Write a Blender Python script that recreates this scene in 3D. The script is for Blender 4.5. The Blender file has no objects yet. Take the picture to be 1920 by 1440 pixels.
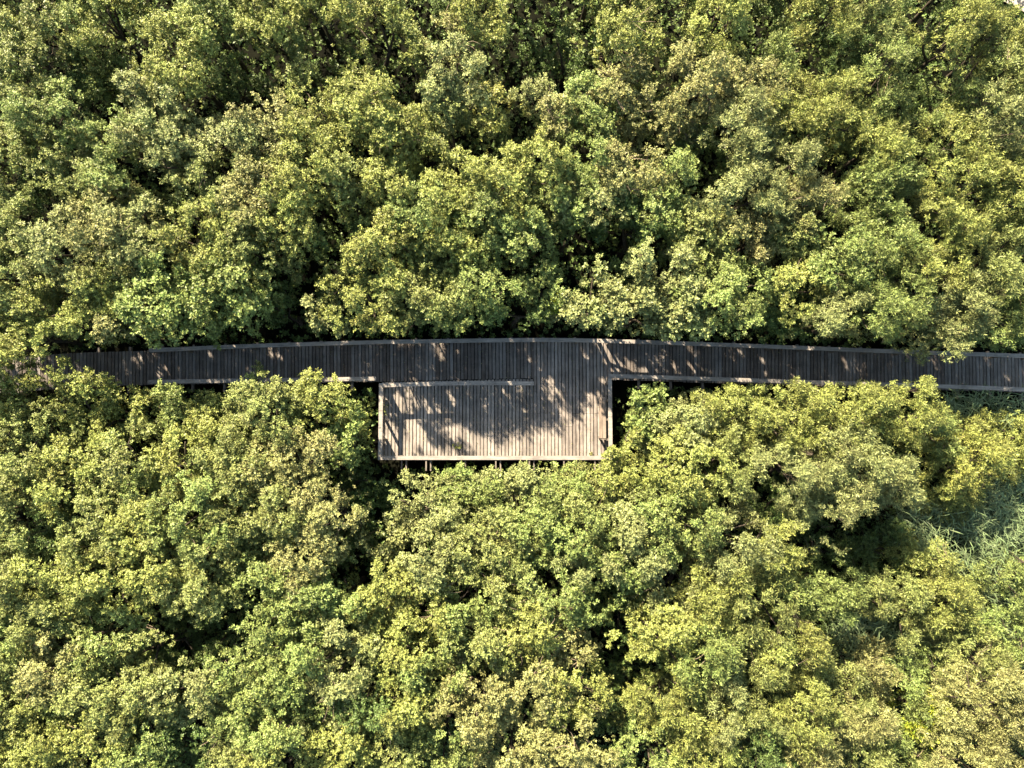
import bpy, math, random
import numpy as np
from mathutils import Vector
R = math.radians
random.seed(7); rng = np.random.default_rng(11)
sc = bpy.context.scene
C = sc.collection

# ---------------------------------------------------------------- camera
TILT = R(4.0); CZ = 31.5; FPX = 1330.0
cam = bpy.data.cameras.new('camera'); camo = bpy.data.objects.new('camera', cam); C.objects.link(camo)
camo.location = (0, 0, CZ); camo.rotation_euler = (TILT, 0, 0)
cam.sensor_width = 36; cam.lens = FPX/1920*36; cam.clip_end = 2000
sc.camera = camo
# ---------------------------------------------------------------- light
SUN_EL = R(34); SX, SY = -0.47, 0.883          # horizontal direction towards the sun
w = bpy.data.worlds.new('World'); sc.world = w; w.use_nodes = True
nt = w.node_tree; bg = nt.nodes['Background']
sky = nt.nodes.new('ShaderNodeTexSky'); sky.sky_type = 'NISHITA'; sky.sun_disc = False
sky.sun_elevation = SUN_EL; sky.sun_rotation = math.atan2(SX, SY)
wb = nt.nodes.new('ShaderNodeVectorMath'); wb.operation = 'MULTIPLY'; wb.inputs[1].default_value = (1.05, 1.0, .84)   # the photograph's warm white balance
nt.links.new(sky.outputs[0], wb.inputs[0]); nt.links.new(wb.outputs[0], bg.inputs[0]); bg.inputs[1].default_value = 0.07
sl = bpy.data.lights.new('sun', 'SUN'); sl.energy = 5.0; sl.angle = R(0.8); sl.color = (1.0, 0.85, 0.64)
slo = bpy.data.objects.new('sun', sl); C.objects.link(slo)
sd = Vector((SX*math.cos(SUN_EL), SY*math.cos(SUN_EL), math.sin(SUN_EL)))
slo.rotation_euler = sd.to_track_quat('Z', 'Y').to_euler()
sc.view_settings.view_transform = 'Standard'; sc.view_settings.look = 'None'
sc.view_settings.exposure = 2.42; sc.view_settings.gamma = 1
sc.cycles.max_bounces = 5; sc.cycles.diffuse_bounces = 1; sc.cycles.transmission_bounces = 1
sc.cycles.glossy_bounces = 2; sc.cycles.caustics_reflective = False; sc.cycles.caustics_refractive = False

# ---------------------------------------------------------------- helpers
def P(px, py, z):
    """the point at height z that the photograph shows at (px, py) of 1920x1440"""
    dx = px-960; dy = -(py-720)
    st, ct = math.sin(TILT), math.cos(TILT)
    ry = st*FPX + ct*dy; rz = -ct*FPX + st*dy
    t = (z-CZ)/rz
    return Vector((dx*t, ry*t, z))

def tag(o, label=None, cat=None, group=None, kind=None):
    if label: o['label'] = label
    if cat: o['category'] = cat
    if group: o['group'] = group
    if kind: o['kind'] = kind
    return o
def empty(name, loc):
    o = bpy.data.objects.new(name, None); C.objects.link(o); o.location = loc; o.empty_display_size = .3
    return o
def mesh_np(name, co, faces_n, loops, mat, parent=None, loc=None, smooth=False, attr=None):
    me = bpy.data.meshes.new(name); nv = len(co); nf = len(faces_n)
    me.vertices.add(nv); me.vertices.foreach_set('co', np.ascontiguousarray(co, dtype=np.float32).ravel())
    me.loops.add(len(loops)); me.loops.foreach_set('vertex_index', np.asarray(loops, dtype=np.int32))
    me.polygons.add(nf)
    st = np.concatenate([[0], np.cumsum(faces_n)[:-1]]).astype(np.int32)
    me.polygons.foreach_set('loop_start', st)
    if attr is not None:
        a = me.attributes.new('tint', 'FLOAT', 'POINT'); a.data.foreach_set('value', attr.astype(np.float32))
    me.update(calc_edges=True)
    if smooth: me.polygons.foreach_set('use_smooth', np.ones(nf, dtype=bool))
    me.materials.append(mat)
    o = bpy.data.objects.new(name, me); C.objects.link(o)
    if parent: o.parent = parent
    if loc is not None: o.location = loc
    return o

class MB:
    """collects boxes and tubes for ONE mesh object"""
    def __init__(s): s.v = []; s.f = []
    def hexa(s, pts):
        b = len(s.v); s.v += [tuple(p) for p in pts]
        for f in ((0,3,2,1),(4,5,6,7),(0,1,5,4),(1,2,6,5),(2,3,7,6),(3,0,4,7)): s.f.append(tuple(b+i for i in f))
    def box(s, c, size, rz=0.0, bev=0.0, tilt=0.0):
        hx, hy, hz = size[0]/2, size[1]/2, size[2]/2
        ca, sa = math.cos(rz), math.sin(rz)
        pts = []
        for z in (-hz, hz):
            k = bev if z > 0 else 0
            for x, y in ((-hx+k,-hy+k),(hx-k,-hy+k),(hx-k,hy-k),(-hx+k,hy-k)):
                pts.append((c[0]+ca*x-sa*y, c[1]+sa*x+ca*y, c[2]+z+tilt*x))
        s.hexa(pts)
    def bar(s, a, b, wd, th, zoff=0.0):
        """horizontal-ish board from a to b, width wd, thickness th hanging below"""
        a = Vector(a); b = Vector(b); d = (b-a); n = Vector((-d.y, d.x, 0)).normalized()*wd/2
        up = Vector((0,0,th))
        s.hexa([a-n-up, b-n-up, b+n-up, a+n-up, a-n, b-n, b+n, a+n])
    def tube(s, pts, rad, n=5):
        b0 = len(s.v); pts = [Vector(p) for p in pts]
        for i, p in enumerate(pts):
            d = (pts[min(i+1,len(pts)-1)]-pts[max(i-1,0)])
            if d.length < 1e-6: d = Vector((0,0,1))
            d.normalize()
            u = d.orthogonal().normalized(); v = d.cross(u)
            for k in range(n):
                a = 2*math.pi*k/n
                q = p+(u*math.cos(a)+v*math.sin(a))*rad[i]; s.v.append(tuple(q))
        for i in range(len(pts)-1):
            for k in range(n):
                s.f.append((b0+i*n+k, b0+i*n+(k+1)%n, b0+(i+1)*n+(k+1)%n, b0+(i+1)*n+k))
        s.f.append(tuple(b0+(len(pts)-1)*n+k for k in range(n)))
    def build(s, name, mat, parent=None, smooth=False):
        me = bpy.data.meshes.new(name)
        off = Vector(parent.location) if parent else Vector((0,0,0))
        me.from_pydata([(x-off.x, y-off.y, z-off.z) for x, y, z in s.v], [], s.f); me.update()
        if smooth: me.polygons.foreach_set('use_smooth', np.ones(len(s.f), dtype=bool))
        me.materials.append(mat)
        o = bpy.data.objects.new(name, me); C.objects.link(o); o.parent = parent
        return o

# ---------------------------------------------------------------- materials
def new_mat(name):
    m = bpy.data.materials.new(name); m.use_nodes = True; n = m.node_tree
    return m, n, n.nodes['Principled BSDF'], n.nodes['Material Output']
def leaf_mat(name, col, trans=0.11, rough=0.5, hv=0.03):
    m, n, b, out = new_mat(name); N = n.nodes.new; L = n.links.new
    geo = N('ShaderNodeNewGeometry'); at = N('ShaderNodeAttribute'); at.attribute_name = 'tint'
    oi = N('ShaderNodeObjectInfo')
    hs = N('ShaderNodeHueSaturation'); hs.inputs['Color'].default_value = (*col, 1)
    # hue from leaf-to-leaf and clump-to-clump variation
    m1 = N('ShaderNodeMath'); m1.operation = 'MULTIPLY_ADD'; m1.inputs[1].default_value = hv; m1.inputs[2].default_value = 0.5-hv*.5
    L(geo.outputs['Random Per Island'], m1.inputs[0])
    m2 = N('ShaderNodeMath'); m2.operation = 'MULTIPLY_ADD'; m2.inputs[1].default_value = 0.005
    L(at.outputs['Fac'], m2.inputs[0]); L(m1.outputs[0], m2.inputs[2])
    L(m2.outputs[0], hs.inputs['Hue'])
    wn = N('ShaderNodeTexWhiteNoise'); wn.noise_dimensions = '1D'; L(geo.outputs['Random Per Island'], wn.inputs['W'])
    v = N('ShaderNodeMapRange'); v.inputs['To Min'].default_value = 0.5; v.inputs['To Max'].default_value = 1.65
    L(wn.outputs['Value'], v.inputs['Value'])
    v2 = N('ShaderNodeMath'); v2.operation = 'MULTIPLY_ADD'; v2.inputs[1].default_value = 0.13
    L(at.outputs['Fac'], v2.inputs[0]); L(v.outputs[0], v2.inputs[2])
    L(v2.outputs[0], hs.inputs['Value'])
    # pale leaf undersides
    mix = N('ShaderNodeMix'); mix.data_type = 'RGBA'; L(hs.outputs[0], mix.inputs['A'])
    mul = N('ShaderNodeMix'); mul.data_type = 'RGBA'; mul.inputs['Factor'].default_value = 0.22
    L(hs.outputs[0], mul.inputs['A']); mul.inputs['B'].default_value = (.22, .24, .15, 1)
    L(mul.outputs['Result'], mix.inputs['B']); L(geo.outputs['Backfacing'], mix.inputs['Factor'])
    L(mix.outputs['Result'], b.inputs['Base Color']); b.inputs['Roughness'].default_value = rough
    b.inputs['Specular IOR Level'].default_value = 0.22 if rough > .45 else 0.4
    tr = N('ShaderNodeBsdfTranslucent'); L(mix.outputs['Result'], tr.inputs['Color'])
    ms = N('ShaderNodeMixShader'); ms.inputs[0].default_value = trans
    L(b.outputs[0], ms.inputs[1]); L(tr.outputs[0], ms.inputs[2]); L(ms.outputs[0], out.inputs['Surface'])
    return m
LM = {
 'o': leaf_mat('leaf_olive', (.172,.198,.059)),
 'g': leaf_mat('leaf_green', (.156,.198,.055)),
 's': leaf_mat('leaf_silver', (.186,.208,.074), rough=.5),
 'y': leaf_mat('leaf_yellow_green', (.192,.216,.055)),
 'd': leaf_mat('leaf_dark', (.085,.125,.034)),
 't': leaf_mat('leaf_tan', (.202,.206,.072)),
 'a': leaf_mat('leaf_golden', (.205,.216,.052)),
 'b': leaf_mat('leaf_bright_yellow', (.30,.35,.035), hv=.06),
}
reed_m = leaf_mat('reed_leaf', (.105,.155,.058), trans=.1, rough=.5)
def bark_mat(name, c1, c2):
    m, n, b, out = new_mat(name); N = n.nodes.new; L = n.links.new
    tc = N('ShaderNodeTexCoord'); no = N('ShaderNodeTexNoise'); no.inputs['Scale'].default_value = 9; no.inputs['Detail'].default_value = 6
    mp = N('ShaderNodeMapping'); mp.inputs['Scale'].default_value = (3,3,.6); L(tc.outputs['Object'], mp.inputs[0]); L(mp.outputs[0], no.inputs['Vector'])
    cr = N('ShaderNodeValToRGB'); cr.color_ramp.elements[0].position = .35; cr.color_ramp.elements[1].position = .7
    cr.color_ramp.elements[0].color = (*c1,1); cr.color_ramp.elements[1].color = (*c2,1)
    L(no.outputs['Fac'], cr.inputs[0]); L(cr.outputs[0], b.inputs['Base Color']); b.inputs['Roughness'].default_value = .85; b.inputs['Specular IOR Level'].default_value = .12
    bp = N('ShaderNodeBump'); bp.inputs['Strength'].default_value = .5; L(no.outputs['Fac'], bp.inputs['Height']); L(bp.outputs[0], b.inputs['Normal'])
    return m
bark = bark_mat('bark', (.025,.020,.015), (.085,.07,.05))
twig_m = bark_mat('dry_twig', (.16,.12,.085), (.32,.25,.18))
def wood_mat(name, ca, cb, cc, lo=.7, hi=1.25, moss=0.0, side='Y'):
    """weathered boards: every board its own tone, long grain, darker blotches"""
    m, n, b, out = new_mat(name); N = n.nodes.new; L = n.links.new
    geo = N('ShaderNodeNewGeometry'); tc = N('ShaderNodeTexCoord')
    wn = N('ShaderNodeTexWhiteNoise'); wn.noise_dimensions = '1D'; L(geo.outputs['Random Per Island'], wn.inputs['W'])
    cr = N('ShaderNodeValToRGB'); e = cr.color_ramp.elements; e[0].color = (*ca,1); e[1].color = (*cc,1); e[0].position = .05; e[1].position = .95
    k = cr.color_ramp.elements.new(.5); k.color = (*cb,1)
    L(wn.outputs['Value'], cr.inputs[0])
    mp = N('ShaderNodeMapping'); mp.inputs['Scale'].default_value = (38,2.2,38) if side == 'Y' else (2.2,38,38)
    L(tc.outputs['Object'], mp.inputs[0])
    g = N('ShaderNodeTexNoise'); g.inputs['Scale'].default_value = 1.0; g.inputs['Detail'].default_value = 5; L(mp.outputs[0], g.inputs['Vector'])
    bl = N('ShaderNodeTexNoise'); bl.inputs['Scale'].default_value = 1.7; bl.inputs['Detail'].default_value = 7; bl.inputs['Roughness'].default_value = .65
    L(tc.outputs['Object'], bl.inputs['Vector'])
    mr = N('ShaderNodeMapRange'); mr.inputs['From Min'].default_value = .3; mr.inputs['From Max'].default_value = .7
    mr.inputs['To Min'].default_value = lo; mr.inputs['To Max'].default_value = hi; L(g.outputs['Fac'], mr.inputs['Value'])
    mr2 = N('ShaderNodeMapRange'); mr2.inputs['From Min'].default_value = .35; mr2.inputs['From Max'].default_value = .65
    mr2.inputs['To Min'].default_value = .68; mr2.inputs['To Max'].default_value = 1.15; L(bl.outputs['Fac'], mr2.inputs['Value'])
    mm = N('ShaderNodeMath'); mm.operation = 'MULTIPLY'; L(mr.outputs[0], mm.inputs[0]); L(mr2.outputs[0], mm.inputs[1])
    vm = N('ShaderNodeVectorMath'); vm.operation = 'SCALE'; L(cr.outputs[0], vm.inputs[0]); L(mm.outputs[0], vm.inputs['Scale'])
    sp = N('ShaderNodeTexNoise'); sp.inputs['Scale'].default_value = 26; sp.inputs['Detail'].default_value = 2; L(tc.outputs['Object'], sp.inputs['Vector'])
    sr = N('ShaderNodeMapRange'); sr.inputs['From Min'].default_value = .66; sr.inputs['From Max'].default_value = .74; sr.inputs['To Max'].default_value = .5
    L(sp.outputs['Fac'], sr.inputs['Value'])
    mx = N('ShaderNodeMix'); mx.data_type = 'RGBA'; L(sr.outputs[0], mx.inputs['Factor']); L(vm.outputs[0], mx.inputs['A']); mx.inputs['B'].default_value = (.36,.33,.28,1)
    L(mx.outputs['Result'], b.inputs['Base Color'])
    b.inputs['Roughness'].default_value = .8; b.inputs['Specular IOR Level'].default_value = .3
    bp = N('ShaderNodeBump'); bp.inputs['Strength'].default_value = .35; bp.inputs['Distance'].default_value = .01
    L(g.outputs['Fac'], bp.inputs['Height']); L(bp.outputs[0], b.inputs['Normal'])
    return m
walk_m = wood_mat('boardwalk_wood', (.098,.080,.068), (.140,.120,.105), (.190,.172,.157))
walk_new_m = wood_mat('platform_wood', (.178,.156,.136), (.228,.200,.175), (.290,.257,.225))
rail_m = wood_mat('rail_wood', (.23,.205,.18), (.28,.255,.225), (.33,.305,.265), side='X')
post_m = wood_mat('post_wood', (.15,.13,.11), (.20,.17,.14), (.26,.22,.18))
bench_m = wood_mat('bench_wood', (.20,.155,.12), (.215,.17,.133), (.23,.185,.148))

# ---------------------------------------------------------------- ground, path
def ground_mat():
    m, n, b, out = new_mat('ground'); N = n.nodes.new; L = n.links.new
    tc = N('ShaderNodeTexCoord'); a = N('ShaderNodeTexNoise'); a.inputs['Scale'].default_value = 1.3; a.inputs['Detail'].default_value = 10
    L(tc.outputs['Object'], a.inputs['Vector'])
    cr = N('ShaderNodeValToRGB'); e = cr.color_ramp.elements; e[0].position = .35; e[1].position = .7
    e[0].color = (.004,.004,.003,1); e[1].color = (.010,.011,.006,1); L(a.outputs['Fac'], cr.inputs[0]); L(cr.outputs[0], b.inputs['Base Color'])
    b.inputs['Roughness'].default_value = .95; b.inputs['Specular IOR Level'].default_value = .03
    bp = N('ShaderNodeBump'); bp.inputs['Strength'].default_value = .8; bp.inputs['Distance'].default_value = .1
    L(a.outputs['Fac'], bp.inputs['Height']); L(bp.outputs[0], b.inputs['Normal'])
    return m
gx = np.concatenate([[-900,-300,-80], np.linspace(-40,40,81), [80,300,900]])
GX, GY = np.meshgrid(gx, gx, indexing='ij'); n_ = len(gx)
near = (np.abs(GX) < 41) & (np.abs(GY) < 41)
GZ = np.where(near, rng.uniform(-.12, .0, GX.shape), -.06)
idx = np.arange(n_*n_).reshape(n_, n_)
q = np.stack([idx[:-1,:-1], idx[1:,:-1], idx[1:,1:], idx[:-1,1:]], -1).reshape(-1, 4)
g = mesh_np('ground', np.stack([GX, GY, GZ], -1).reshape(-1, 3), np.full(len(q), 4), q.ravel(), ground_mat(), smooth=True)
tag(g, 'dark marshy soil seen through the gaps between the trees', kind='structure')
def path_mat():
    m, n, b, out = new_mat('path_sand'); N = n.nodes.new; L = n.links.new
    tc = N('ShaderNodeTexCoord'); a = N('ShaderNodeTexNoise'); a.inputs['Scale'].default_value = 6; a.inputs['Detail'].default_value = 8
    L(tc.outputs['Object'], a.inputs['Vector'])
    cr = N('ShaderNodeValToRGB'); e = cr.color_ramp.elements; e[0].color = (.30,.25,.21,1); e[1].color = (.38,.33,.28,1)
    L(a.outputs['Fac'], cr.inputs[0]); L(cr.outputs[0], b.inputs['Base Color']); b.inputs['Roughness'].default_value = .9
    return m
a = P(1800, -40, 0); bb = P(1990, 60, 0); d = (bb-a).normalized(); nn = Vector((-d.y, d.x, 0))
if nn.y < 0: nn = -nn
mb = MB(); c0 = a-d*30; c1 = bb+d*30
mb.hexa([(*c0.xy,.0),(*c1.xy,.0),(*(c1+nn*3.5).xy,.0),(*(c0+nn*3.5).xy,.0),(*c0.xy,.03),(*c1.xy,.03),(*(c1+nn*3.5).xy,.03),(*(c0+nn*3.5).xy,.03)])
tag(mb.build('path', path_mat()), 'pale sandy path beyond the trees at the top right corner', kind='structure')

# ---------------------------------------------------------------- boardwalk and platform
DZ = 1.05; RH = 1.02; RZ = DZ+RH
def curve(pts, z):
    w_ = [P(x, y, z) for x, y in pts]
    xs = [p.x for p in w_]; ys = [p.y for p in w_]
    # smooth the broken line
    def f(x):
        s = 0.0
        for o in (-1.2,-.8,-.4,0,.4,.8,1.2): s += float(np.interp(x+o, xs, ys))
        return s/7
    return f
N_deck = curve([(-400,722),(-120,690),(0,675),(120,662),(280,657.5),(480,650.5),(720,643.5),(960,640),(1050,639.5),(1200,643.5),(1400,650),(1650,660),(1920,669),(2300,690)], DZ)
S_deck = curve([(-400,790),(-120,755),(0,740),(85,729),(280,721),(480,718.5),(705,716),(870,711.5),(995,709),(1148,712),(1297,717),(1516,723),(1723,730.5),(1920,735),(2300,756)], DZ)
N_rail = curve([(-60,668),(280,657),(480,648),(720,641),(960,637.5),(1050,637),(1200,641),(1400,648),(1650,658),(1920,667),(2300,688)], RZ)
S_rail = curve([(-60,722),(280,716),(480,713),(705,710),(995,704),(1143,704.5),(1300,709.5),(1500,716),(1720,722.5),(1920,730),(2300,751)], RZ)
I_rail = curve([(600,726),(713,722.5),(850,718.5),(1000,718.5),(1100,721)], RZ)
Xd = lambda px, py=690: P(px, py, DZ).x
Xr = lambda px, py=700: P(px, py, RZ).x
PITCH = .152; GAP = .026
boardwalk = empty('boardwalk', (0, N_deck(0), 0))
tag(boardwalk, 'long dark weathered plank boardwalk crossing the wood from edge to edge', 'boardwalk')
platform = empty('viewing_platform', (P(930,790,DZ).x, P(930,790,DZ).y, 0))
tag(platform, 'rectangular grey plank viewing deck with pale railings joined to the boardwalk', 'platform')
def plank(mb, x0, x1, y0a, y0b, y1a, y1b, z, th=.034):
    t = random.uniform(-.004, .004); u = random.uniform(-.004, .004); k = .004
    zz = z+t
    mb.hexa([(x0,y0a,zz-th),(x1,y0b,zz-th),(x1,y1b,zz-th),(x0,y1a,zz-th),(x0+k,y0a,zz),(x1-k,y0b,zz+u),(x1-k,y1b,zz+u),(x0+k,y1a,zz)])
XW, XE = Xd(715,790), Xd(1146,790)              # platform west and east edges
YS = P(900, 860, DZ).y                          # platform south edge
XJ = Xd(998)                                    # from here east the boards run through
wdeck = MB(); wdeck2 = MB(); x = Xd(-300)
xe = Xd(2250)
while x < xe:
    if XJ-.02 <= x < XE-.05:
        x = (XE-.05) if x+PITCH >= XE-.05 else x+PITCH
        continue
    yn0, yn1 = N_deck(x), N_deck(x+PITCH); ys0, ys1 = S_deck(x), S_deck(x+PITCH)
    sh = (N_deck(x+.3)-N_deck(x-.3))/.6         # boards square to the walk
    j = random.uniform(-.012, .012); ln = (yn0-ys0)
    dx = -sh*ln*.5*0
    slant = sh*ln/2*.8
    pts_n = slant; pts_s = -slant
    th = .034; z = DZ+random.uniform(-.004,.004); u = random.uniform(-.004,.004)
    wv = (PITCH-GAP)*random.uniform(.96,1.02)
    A = (x+pts_s*-1, ys0+j); B = (x+wv+pts_s*-1, ys1+j); D = (x-pts_n, yn0+j*.5); E = (x+wv-pts_n, yn1+j*.5)
    # top edge shifted by -slant, bottom by +slant
    (wdeck if x < XJ else wdeck2).hexa([(A[0],A[1],z-th),(B[0],B[1],z-th),(E[0],E[1],z-th),(D[0],D[1],z-th),(A[0],A[1],z),(B[0],B[1],z+u),(E[0],E[1],z+u),(D[0],D[1],z)])
    x += PITCH
tag(wdeck.build('deck', walk_m, boardwalk), 'dark boards of the walk left of the through boards')
tag(wdeck2.build('deck', walk_m, boardwalk), 'dark boards of the walk right of the platform')
pdeck = MB(); tdeck = MB(); x = XW
npl = 0
while x < XE-.05:
    wv = (PITCH-GAP)*random.uniform(.96,1.02); x1 = min(x+wv, XE)
    s = YS+random.uniform(-.01,.01)
    if x < XJ-.03:
        plank(pdeck, x, x1, s, s, S_deck(x)-.03, S_deck(x1)-.03, DZ+.002)
    else:
        n = N_deck(x)+random.uniform(-.01,.01)
        cut = P(1000, random.choice((775,775,775,735,800)), DZ).y
        plank(tdeck, x, x1, cut+.006, cut+.006, n, n, DZ+.002)
        plank(tdeck, x, x1, s, s, cut-.006, cut-.006, DZ+.002)
    x += PITCH; npl += 1
pdeck.build('deck', walk_new_m, platform)
tag(tdeck.build('deck', wood_mat('through_wood', (.175,.15,.13), (.225,.195,.17), (.285,.25,.22)), platform), 'long boards running through from the north railing to the south railing')

def rail_run(parent, f, xa, xb, seg=3.9, wd=.165, name='handrail'):
    """boards laid end to end along a curve"""
    k = max(1, round(abs(xb-xa)/seg)); xs = np.linspace(xa, xb, k+1)
    for i in range(k):
        mb = MB(); m = 5; zz = RZ+random.uniform(-.006, .006)
        ex = np.linspace(xs[i]+(.006 if i else 0), xs[i+1], m+1)
        for q_ in range(1):
            tops = []
            v0 = len(mb.v)
            for e_ in ex:
                s_ = (f(e_+.05)-f(e_-.05))/.1; nrm = Vector((-s_, 1, 0)).normalized()*wd/2
                c = Vector((e_, f(e_), zz))
                mb.v += [tuple(c-nrm-Vector((0,0,.045))), tuple(c+nrm-Vector((0,0,.045))), tuple(c+nrm), tuple(c-nrm)]
            for e_ in range(m):
                b0 = v0+e_*4
                for p_ in range(4): mb.f.append((b0+p_, b0+4+p_, b0+4+(p_+1)%4, b0+(p_+1)%4))
            mb.f.append((v0, v0+3, v0+2, v0+1)); e0 = v0+m*4; mb.f.append((e0, e0+1, e0+2, e0+3))
        mb.build(name, rail_m, parent)
def post(parent, x, y, off=0.0, ztop=None, zbot=None):
    mb = MB(); zt = (RZ-.047) if ztop is None else ztop; zb = DZ+.004 if zbot is None else zbot
    mb.box((x, y, (zt+zb)/2), (.09,.09,zt-zb), random.uniform(-.03,.03)); mb.build('railing_post', post_m, parent)
def pile(parent, x, y):
    mb = MB(); mb.tube([(x,y,-.4),(x+.01,y,DZ-.2)], [.085,.08], 8); mb.build('pile', post_m, parent, True)
def cross(parent, x, ya, yb):
    mb = MB(); mb.box((x, (ya+yb)/2, DZ-.125), (.1, abs(yb-ya), .15)); mb.build('crossbeam', post_m, parent)
# handrails of the walk
rail_run(boardwalk, N_rail, Xr(278), Xr(2200))
rail_run(boardwalk, S_rail, Xr(278), Xr(705))
rail_run(boardwalk, S_rail, Xr(1141), Xr(2200))
# posts, crossbeams and piles of the walk
step = 1.375; x0 = Xd(1258)
for k in range(-18, 15):
    x = x0+k*step
    if x < Xd(-100) or x > Xd(2150): continue
    yn, ys = N_deck(x), S_deck(x)
    on_plat = XW-.1 < x < XE+.1
    if x > Xd(270): post(boardwalk, x, N_rail(x), 0)
    if not on_plat and x > Xd(270): post(boardwalk, x, S_rail(x))
    cross(boardwalk, x, ys-(.34 if not on_plat else -.1), yn+.2)
    pile(boardwalk, x, yn-.25)
    if not on_plat: pile(boardwalk, x, ys+.25)
for f_, s_ in ((N_deck, -.3), (S_deck, .3)):       # long bearers under the boards
    mb = MB(); xs = np.linspace(Xd(-280), Xd(2200), 40)
    for i in range(39):
        mb.bar((xs[i], f_(xs[i])+s_, DZ-.05), (xs[i+1], f_(xs[i+1])+s_, DZ-.05), .07, .14) if False else None
# handrails of the platform
xw = P(713.5, 790, RZ).x; xer = P(1144, 760, RZ).x; ysr = P(900, 858.5, RZ).y
rail_run(platform, I_rail, xw+.084, Xr(1001))
def straight(parent, a, b, wd=.165):
    L = (Vector(b)-Vector(a)).length; k = max(1, round(L/3.6))
    for i in range(k):
        p = Vector(a).lerp(Vector(b), i/k); q_ = Vector(a).lerp(Vector(b), (i+1)/k)
        if i: p += (q_-p).normalized()*.006
        mb = MB(); mb.bar(p, q_, wd, .045); mb.build('handrail', rail_m, parent)
straight(platform, (xw, I_rail(xw)+.085, RZ), (xw, ysr-.0835, RZ))
straight(platform, (xw+.084, ysr, RZ-.003), (xer-.084, ysr, RZ-.003))
straight(platform, (xer, S_rail(xer)-.085, RZ), (xer, ysr-.0835, RZ))
for py in (724, 752, 789, 824, 857): post(platform, xw+.05, P(715, py, DZ).y if py not in (724,857) else (I_rail(xw)-.03 if py == 724 else ysr+.02))
for py in (720, 752, 787, 824, 857): post(platform, xer-.03, P(1144, py, DZ).y if py != 857 else ysr+.02)
for px in (755, 803, 868, 934, 997, 1062, 1120): post(platform, P(px, 856, DZ).x, ysr+.03)
for px in (720, 790, 860, 930, 992): post(platform, P(px, 720, DZ).x, I_rail(P(px, 720, DZ).x)-.005)
for px in (757, 803, 868, 934, 997, 1062, 1120):
    x = P(px, 860, DZ).x
    for o in (-.1, .1):
        mb = MB(); mb.box((x+o, (YS-.52+P(900,730,DZ).y)/2, DZ-.14), (.055, P(900,730,DZ).y-YS+.52, .16)); mb.build('crossbeam', post_m, platform)
    # sloping strut from the outer beam end down to the pile
    pile(platform, x, YS+.25); pile(platform, x, (YS+P(900,720,DZ).y)/2)
for k in range(3):
    y = YS+.35+k*1.2
    mb = MB(); mb.box(((XW+XE)/2, y, DZ-.29), (XE-XW-.1, .09, .13)); mb.build('bearer', post_m, platform)
mb = MB(); mb.box(((XW+XE)/2, YS-.022, DZ-.06), (XE-XW, .03, .11)); mb.build('edge_board', post_m, platform)
mb = MB(); mb.box((XW-.022, (YS+S_deck(XW))/2-.05, DZ-.06), (.03, S_deck(XW)-YS-.1, .11)); mb.build('edge_board', post_m, platform)
mb = MB(); mb.box((XE+.022, (YS+S_deck(XE))/2-.05, DZ-.06), (.03, S_deck(XE)-YS-.1, .11)); mb.build('edge_board', post_m, platform)
# bench
bz = DZ+.44; b0 = P(1123.5, 747, bz); b1 = P(1136.5, 822, bz)
bx, by = (b0.x+b1.x)/2, (b0.y+b1.y)/2; bl = b0.y-b1.y; bw = b1.x-b0.x
bench = tag(empty('bench', (bx, by, DZ)), 'plain brown plank bench beside the east railing of the platform', 'bench')
mb = MB()
mb.box((bx-bw*.255, by, bz-.025), (bw*.49, bl, .05), bev=.004); mb.box((bx+bw*.255, by, bz-.025), (bw*.49, bl, .05), bev=.004)
mb.build('seat', bench_m, bench)
for s in (-1, 1):
    mb = MB(); y = by+s*(bl/2-.06)
    mb.box((bx, y, bz-.09), (bw*.98, .08, .078)); mb.box((bx-.1, y, DZ+.18), (.08,.075,.34)); mb.box((bx+.1, y, DZ+.18), (.08,.075,.34))
    mb.box((bx+.02, by-bl/2-.03 if s < 0 else by+bl/2+.03, bz-.06), (bw*.8, .05, .06))
    mb.build('leg', post_m, bench)

# ---------------------------------------------------------------- leaves
def unit(v): return v/np.maximum(np.linalg.norm(v, axis=-1, keepdims=True), 1e-9)
def make_sprig(nl, L, W, spread=(35, 88), stem=.10):
    """a shoot end: leaves round an axis (+z), returns (nl,4,3)"""
    out = np.zeros((nl, 4, 3))
    for i in range(nl):
        az = i*2.4+rng.uniform(-.4,.4); po = R(rng.uniform(*spread)); l = L*rng.uniform(.7,1.15); w_ = W*rng.uniform(.8,1.15)
        d_ = np.array([math.sin(po)*math.cos(az), math.sin(po)*math.sin(az), math.cos(po)])
        base = np.array([0,0,-stem*(i/nl)])+d_*.012
        z_ = np.array([0,0,1.0])+rng.normal(0,.35,3); sd_ = unit(np.cross(d_, z_)); nm = np.cross(sd_, d_)
        out[i,0] = base
        out[i,1] = base+d_*l*.5+sd_*w_/2+nm*.0
        out[i,2] = base+d_*l-nm*l*.18
        out[i,3] = base+d_*l*.5-sd_*w_/2+nm*.0
    return out
SPR = {
 'round': [make_sprig(11, .088, .046, (25, 85), .17) for _ in range(12)],
 'narrow': [make_sprig(11, .115, .030, (20, 75), .20) for _ in range(12)],
 'broad': [make_sprig(9, .11, .066, (30, 85), .15) for _ in range(12)],
}
def place_sprigs(kind, pos, axis, scale):
    """pos (n,3), axis (n,3), scale (n) -> verts (n*nl*4,3)"""
    pr = np.stack(SPR[kind]); n = len(pos)
    k = rng.integers(0, len(pr), n); a = unit(axis)
    t = unit(np.cross(a, unit(rng.normal(size=(n,3))))); b = np.cross(a, t)
    M = np.stack([t, b, a], -1)                       # (n,3,3)
    v = np.einsum('nij,nlqj->nlqi', M, pr[k])*scale[:,None,None,None]+pos[:,None,None,:]
    return v.reshape(-1, 3), v.shape[1]*4
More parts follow.
